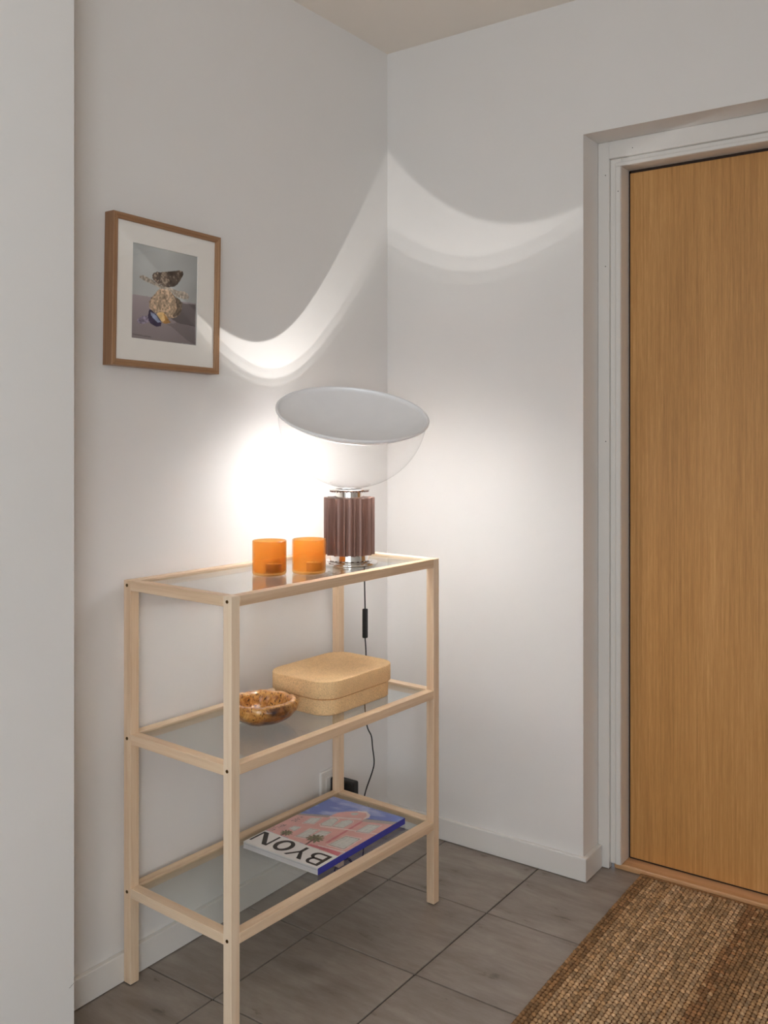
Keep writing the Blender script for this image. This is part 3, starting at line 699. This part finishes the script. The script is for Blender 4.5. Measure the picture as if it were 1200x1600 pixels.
box('front_cover', (-MW / 2, -MH / 2, MT - 0.0010), (MW / 2, MH / 2, MT), M_paper, mg)
box('spine', (MW / 2 - 0.0009, -MH / 2, 0.0), (MW / 2 + 0.0002, MH / 2, MT), M_blue, mg)
MAG = {'corners': [[-121, -178], [114, -172], [127, 172], [-124, 181]], 'pink': [[-126, 21], [-69, 59], [-44, 71], [-43, 95], [-28, 118], [-4, 137], [16, 143], [35, 136], [44, 122], [42, 108], [127, 143], [125, 92], [119, -101], [-126, -95]], 'corn': [[41, 110], [126, 145], [127, 126], [41, 90]], 'cornL': [[-126, 21], [-126, 30], [-71, 61], [-45, 73], [-44, 59], [-77, 43]], 'gl': [[-42, 66], [34, 106], [35, 98], [-39, 59]], 'oval': [[-11, 112], [-10, 121], [0, 128], [7, 127], [7, 115], [0, 108]], 'rim': [[-6, 139], [16, 149], [37, 137], [45, 122], [41, 105], [37, 105], [34, 127], [20, 140], [-2, 133]], 'a1': [[-33, 18], [-33, 55], [-24, 65], [-12, 61], [-1, 21], [-26, 12]], 'a2': [[3, 24], [1, 62], [11, 78], [23, 78], [29, 68], [29, 32]], 'w1': [[-73, -5], [-77, 30], [-55, 46], [-48, 7]], 'w2': [[-81, -52], [-79, -34], [-61, -30], [-60, -56]], 'w3': [[-35, -76], [-36, -23], [-14, -16], [-9, -69]], 'w4': [[-4, -49], [-5, -15], [20, -7], [21, -41]], 'w5': [[70, 36], [70, 86], [98, 97], [100, 46]], 'w6': [[62, -64], [66, -4], [103, 4], [106, -61]], 'drain': [[47, -62], [54, -57], [48, 93], [41, 91]], 'l1': [[-26, 6], [43, 33], [122, 57], [125, 53], [47, 28], [-22, 1]], 'l2': [[41, -82], [119, -71], [121, -77], [45, -87]], 'red': [[15, -98], [24, -89], [71, -83], [114, -82], [119, -101], [73, -96]], 'strip': [[-121, -178], [114, -172], [119, -101], [-126, -95]], 't1': [[-120, -91], [-115, -43], [-99, -40], [-104, -88]], 't2': [[-108, -15], [-107, 20], [-96, 25], [-95, -12]]}
def paint_cover(X, Y):
    c = np.zeros(X.shape + (3,)); P = lambda k: inpoly(X, Y, MAG[k])
    # sky
    n = vnoise(X * 0.45 + Y * 0.5 + 600, Y * 1.1 - X * 0.5 + 600, 34, 5, 4)[..., None]
    t = np.clip((n - 0.42) / 0.28, 0, 1); c[:] = np.array([86, 106, 190]) * (1 - t) + np.array([178, 188, 226]) * t
    pn = vnoise(X + 300, Y + 300, 30, 9, 3)[..., None]
    def fill(key, col, var=0.05):
        k = P(key); v = np.array(col, float) * (1 + var * 2 * (pn - .5)); c[k] = v[k]
    fill('pink', (224, 160, 154), 0.07)
    fill('cornL', (150, 138, 136)); fill('corn', (168, 152, 146)); 
    k = P('corn') & (((Y - 110 - (X - 41) * 0.42) > -4)); c[k] = (120, 112, 112)
    fill('rim', (236, 214, 212)); fill('gl', (232, 214, 210)); fill('oval', (190, 196, 192))
    fill('drain', (206, 104, 112)); fill('l1', (236, 208, 204)); fill('l2', (238, 212, 208)); fill('red', (204, 92, 104), 0.12)
    for w_ in ('a1', 'a2', 'w1', 'w2', 'w3', 'w4', 'w5', 'w6'):
        pts = np.array(MAG[w_], float); ctr = pts.mean(0)
        for s, col in ((1.22, (238, 210, 206)), (1.08, (150, 112, 108)), (1.0, (196, 198, 194))):
            k = inpoly(X, Y, ((pts - ctr) * s + ctr).tolist()); c[k] = col
        k = inpoly(X, Y, pts.tolist()); wob = vnoise(X + 200, Y + 200, 5, 17, 2)[..., None]
        c[k] = (np.array([204, 206, 200]) * (0.96 + 0.12 * wob))[k]
        # glazing bars follow the window's own outline
        if len(pts) == 4:
            for f in (0.33, 0.66):
                p0 = pts[0] * (1 - f) + pts[3] * f; p1 = pts[1] * (1 - f) + pts[2] * f
                d = p1 - p0; L = np.hypot(*d); dist = np.abs((X - p0[0]) * d[1] - (Y - p0[1]) * d[0]) / L
                c[k & (dist < 0.7)] = (232, 230, 224)
            p0 = (pts[0] + pts[1]) / 2; p1 = (pts[3] + pts[2]) / 2; d = p1 - p0; L = np.hypot(*d)
            dist = np.abs((X - p0[0]) * d[1] - (Y - p0[1]) * d[0]) / L; c[k & (dist < 0.8)] = (232, 230, 224)
    # palms
    for (px_, py_, tx_, ty_, r_) in ((-68, -76, -70, -96, 17), (12, -58, 15, -99, 24)):
        dx, dy = X - px_, (Y - py_); a = np.arctan2(dy, dx); rr_ = np.hypot(dx, dy * 1.0)
        frond = r_ * (0.55 + 0.45 * np.abs(np.sin(a * 5.5 + 0.7))) * (0.8 + 0.4 * vnoise(X + 100, Y + 100, 4, 77, 2))
        k = rr_ < frond; v = vnoise(X + 100, Y + 100, 3, 55, 2)[..., None]
        c[k] = (np.array([84, 80, 52]) * (0.5 + 1.2 * v))[k]
        k = (np.abs(X - (px_ + (tx_ - px_) * np.clip((py_ - Y) / (py_ - ty_), 0, 1))) < 2.6) & (Y < py_) & (Y > ty_); c[k] = (92, 58, 52)
    # small print blocks: rows of tiny dark strokes
    for key in ('t1', 't2'):
        k = P(key); row = (np.mod(X * 0.97 + 100, 5.0) < 2.3); chars = vnoise(X * 0.2 + 50, Y * 1.5 + 300, 2.2, 91, 1) > 0.42
        c[k & row & chars] = (74, 52, 50)
    k = (Y < -96 + (X + 120) * -0.02); c[k] = (244, 241, 239)
    c = 255 * (np.clip(c, 0, 255) / 255) ** 0.74
    return c
pc = colour_grid('cover_print', MW - 0.0006, MH - 0.0006, 190, 276, paint_cover, vcol('cover_ink', 0.32), mg)
pc.location = (0, 0, MT + 0.0001); pc['label'] = 'printed photo of a pink building with palms under a blue sky'
M_ink = plain('dark_brown_ink', (44, 38, 36), 0.4)
def letter(polys, name='letter'):
    bm = bmesh.new()
    for p in polys:
        f = bm.faces.new([bm.verts.new((x / 1000, y / 1000, 0.00025)) for x, y in p])
    r_ = bmesh.ops.extrude_face_region(bm, geom=list(bm.faces)); 
    for v in [g for g in r_['geom'] if isinstance(g, bmesh.types.BMVert)]: v.co.z = 0.0
    bmesh.ops.recalc_face_normals(bm, faces=bm.faces)
    o = from_bm(name, bm, M_ink, mg); o.location = (0, 0, MT + 0.00012); return o
def arc(cx, cy, a, b, ai, bi, t0, t1, n=26, offi=(0, 0)):
    out = []
    for k in range(n):
        u0, u1 = R(t0 + (t1 - t0) * k / n), R(t0 + (t1 - t0) * (k + 1) / n)
        out.append([(cx + a * math.cos(u0), cy + b * math.sin(u0)), (cx + a * math.cos(u1), cy + b * math.sin(u1)),
                    (cx + offi[0] + ai * math.cos(u1), cy + offi[1] + bi * math.sin(u1)), (cx + offi[0] + ai * math.cos(u0), cy + offi[1] + bi * math.sin(u0))])
    return out
def bar(x0, x1, y0, y1): return [(x0, y0), (x1, y0), (x1, y1), (x0, y1)]
# the title reads upside down from here: text runs towards -x, its top towards -y
letter([bar(-118, -112, -159, -104), bar(-66, -60, -160, -105), [(-118, -104), (-103, -103), (-60, -160), (-75, -160)]])
letter(arc(-24, -133.5, 26, 29, 14, 20, 0, 360, 40))
letter([bar(27, 36, -133, -109), [(27, -133), (36, -133), (12, -166), (3.5, -165)], [(27, -133), (36, -133), (59, -167), (45, -167)]])
letter([bar(102, 111.5, -169, -111), bar(84, 102, -169, -162.5), bar(84, 102, -144, -136.5), bar(82, 102, -117.5, -111)]
       + arc(84, -152.8, 16, 16.2, 7, 9.6, 90, 270) + arc(82, -127.5, 20, 16.5, 10, 10, 90, 270))

# ------------------------------------------------------------------ braided jute rug in front of the door
def rug():
    x0, x1, y1, y0 = 0.789, 1.62, 0.113, -1.72
    e = empty('jute_rug', ((x0 + x1) / 2, (y0 + y1) / 2, 0), 0, label='brown braided jute rug with dark borders lying before the door', category='rug')
    # slight waviness of the left edge, as in the photograph
    shift = lambda y: 0.010 * max(0, -y) ** 1.2 * 1.8
    pitch, step = 0.0108, 0.0122
    nr = int((x1 - x0) / pitch); nk = int((y1 - y0) / step); t = 6
    lat = [(-1.0, 0.25), (-0.45, 0.86), (0.45, 0.86), (1.0, 0.25)]
    ang = [math.pi * k / 6 for k in range(7)]     # only the upper half of every knot
    V = []; F = []; Ccol = []; base = 0
    light = np.array([196, 164, 128.]); tan = np.array([166, 130, 90.]); dark = np.array([128, 90, 54.]); rust = np.array([130, 80, 44.]); 
    rr = np.random.default_rng(5)
    rowtone = rr.random(nr); sm = np.convolve(rr.random(nr + 8), np.ones(4) / 4, 'same')[:nr]
    for i in range(nr):
        xr = i * pitch; ph = rr.random() * step; prev = rr.random()
        for j in range(nk):
            y = y1 - 0.006 - j * step - ph * 0.6
            if y < y0: break
            x = x0 + 0.0055 + xr + shift(y) + (rr.random() - .5) * 0.0012
            L = step * (0.66 + rr.random() * 0.12); Wd = pitch * (0.52 + rr.random() * 0.06); H = 0.0052 + rr.random() * 0.0026
            prev = 0.9 * prev + 0.1 * (rr.random() * 1.6 - 0.3); tw = R(24 + rr.normal() * 5)
            # colour of the strand itself
            if i < 3 or i >= nr - 3: c = tan * 0.5 + dark * 0.5
            elif 27 <= i <= 29: c = (rust * 0.4 + tan * 0.6) if rr.random() < 0.75 or i == 28 else tan * 0.7 + light * 0.3
            elif 30 <= i <= 33: c = dark * 0.35 + tan * 0.65
            else:
                u = 0.28 * rowtone[i] + 0.25 * sm[i] + 0.50 * prev + 0.1
                c = tan + (light - tan) * min(1, max(0, (u - 0.40) * 2.4)) if u > 0.40 else tan + (dark - tan) * min(0.8, (0.40 - u) * 2.2)
            c = c * (0.84 + 0.32 * rr.random())
            ct, st = math.cos(tw), math.sin(tw); n0 = len(V)
            for (lv, rv) in lat:
                for a in ang:
                    lx, ly = Wd * rv * math.cos(a), L * 0.62 * lv
                    V.append((x + lx * ct - ly * st - e.location.x, y + lx * st + ly * ct - e.location.y, 0.0028 + H * rv * math.sin(a)))
                    Ccol.append(c)
            m_ = len(ang)
            for q_ in range(len(lat) - 1):
                for k in range(m_ - 1):
                    a_ = n0 + q_ * m_ + k; F.append((a_, a_ + 1, a_ + m_ + 1, a_ + m_))
            F.append(tuple(range(n0, n0 + m_))[::-1]); F.append(tuple(range(n0 + 3 * m_, n0 + 4 * m_)))
    me = bpy.data.meshes.new('braid'); me.from_pydata(V, [], F)
    at = me.color_attributes.new('col', 'FLOAT_COLOR', 'POINT'); s = np.array(Ccol) / 255; cc = np.ones((len(V), 4))
    cc[:, :3] = np.where(s <= 0.04045, s / 12.92, ((s + 0.055) / 1.055) ** 2.4); at.data.foreach_set('color', cc.ravel())
    o = link('braid', me, vcol('jute_strands', 0.85, 0, 0.6), e, True); o['kind'] = 'stuff'
    # backing, following the same edge
    bm = bmesh.new(); ys = [y1 - k * (y1 - y0) / 24 for k in range(25)]
    top = [[bm.verts.new((xx + shift(y) - e.location.x, y - e.location.y, z)) for (xx, z) in ((x0, 0.0003), (x0, 0.0034), (x1, 0.0034), (x1, 0.0003))] for y in ys]
    for a, b in zip(top, top[1:]):
        for k in range(4): bm.faces.new((a[k], a[(k + 1) % 4], b[(k + 1) % 4], b[k]))
    bm.faces.new(top[0]); bm.faces.new(top[-1][::-1]); bmesh.ops.recalc_face_normals(bm, faces=bm.faces)
    from_bm('backing', bm, plain('jute_backing', (104, 68, 38), 0.9, 0, 0.25, 500), e)
    # rolled hems at the two short ends
    for yy in (y1 - 0.001, y0 + 0.001):
        h = from_bm('hem', tube_bm([(x0 + (x1 - x0) * k / 12 + shift(yy) - e.location.x, yy - e.location.y, 0.0045) for k in range(13)], 0.0042, 8, 3), plain('jute_hem', (140, 98, 60), 0.9, 0, 0.3, 400, 0.6), e)
rug()
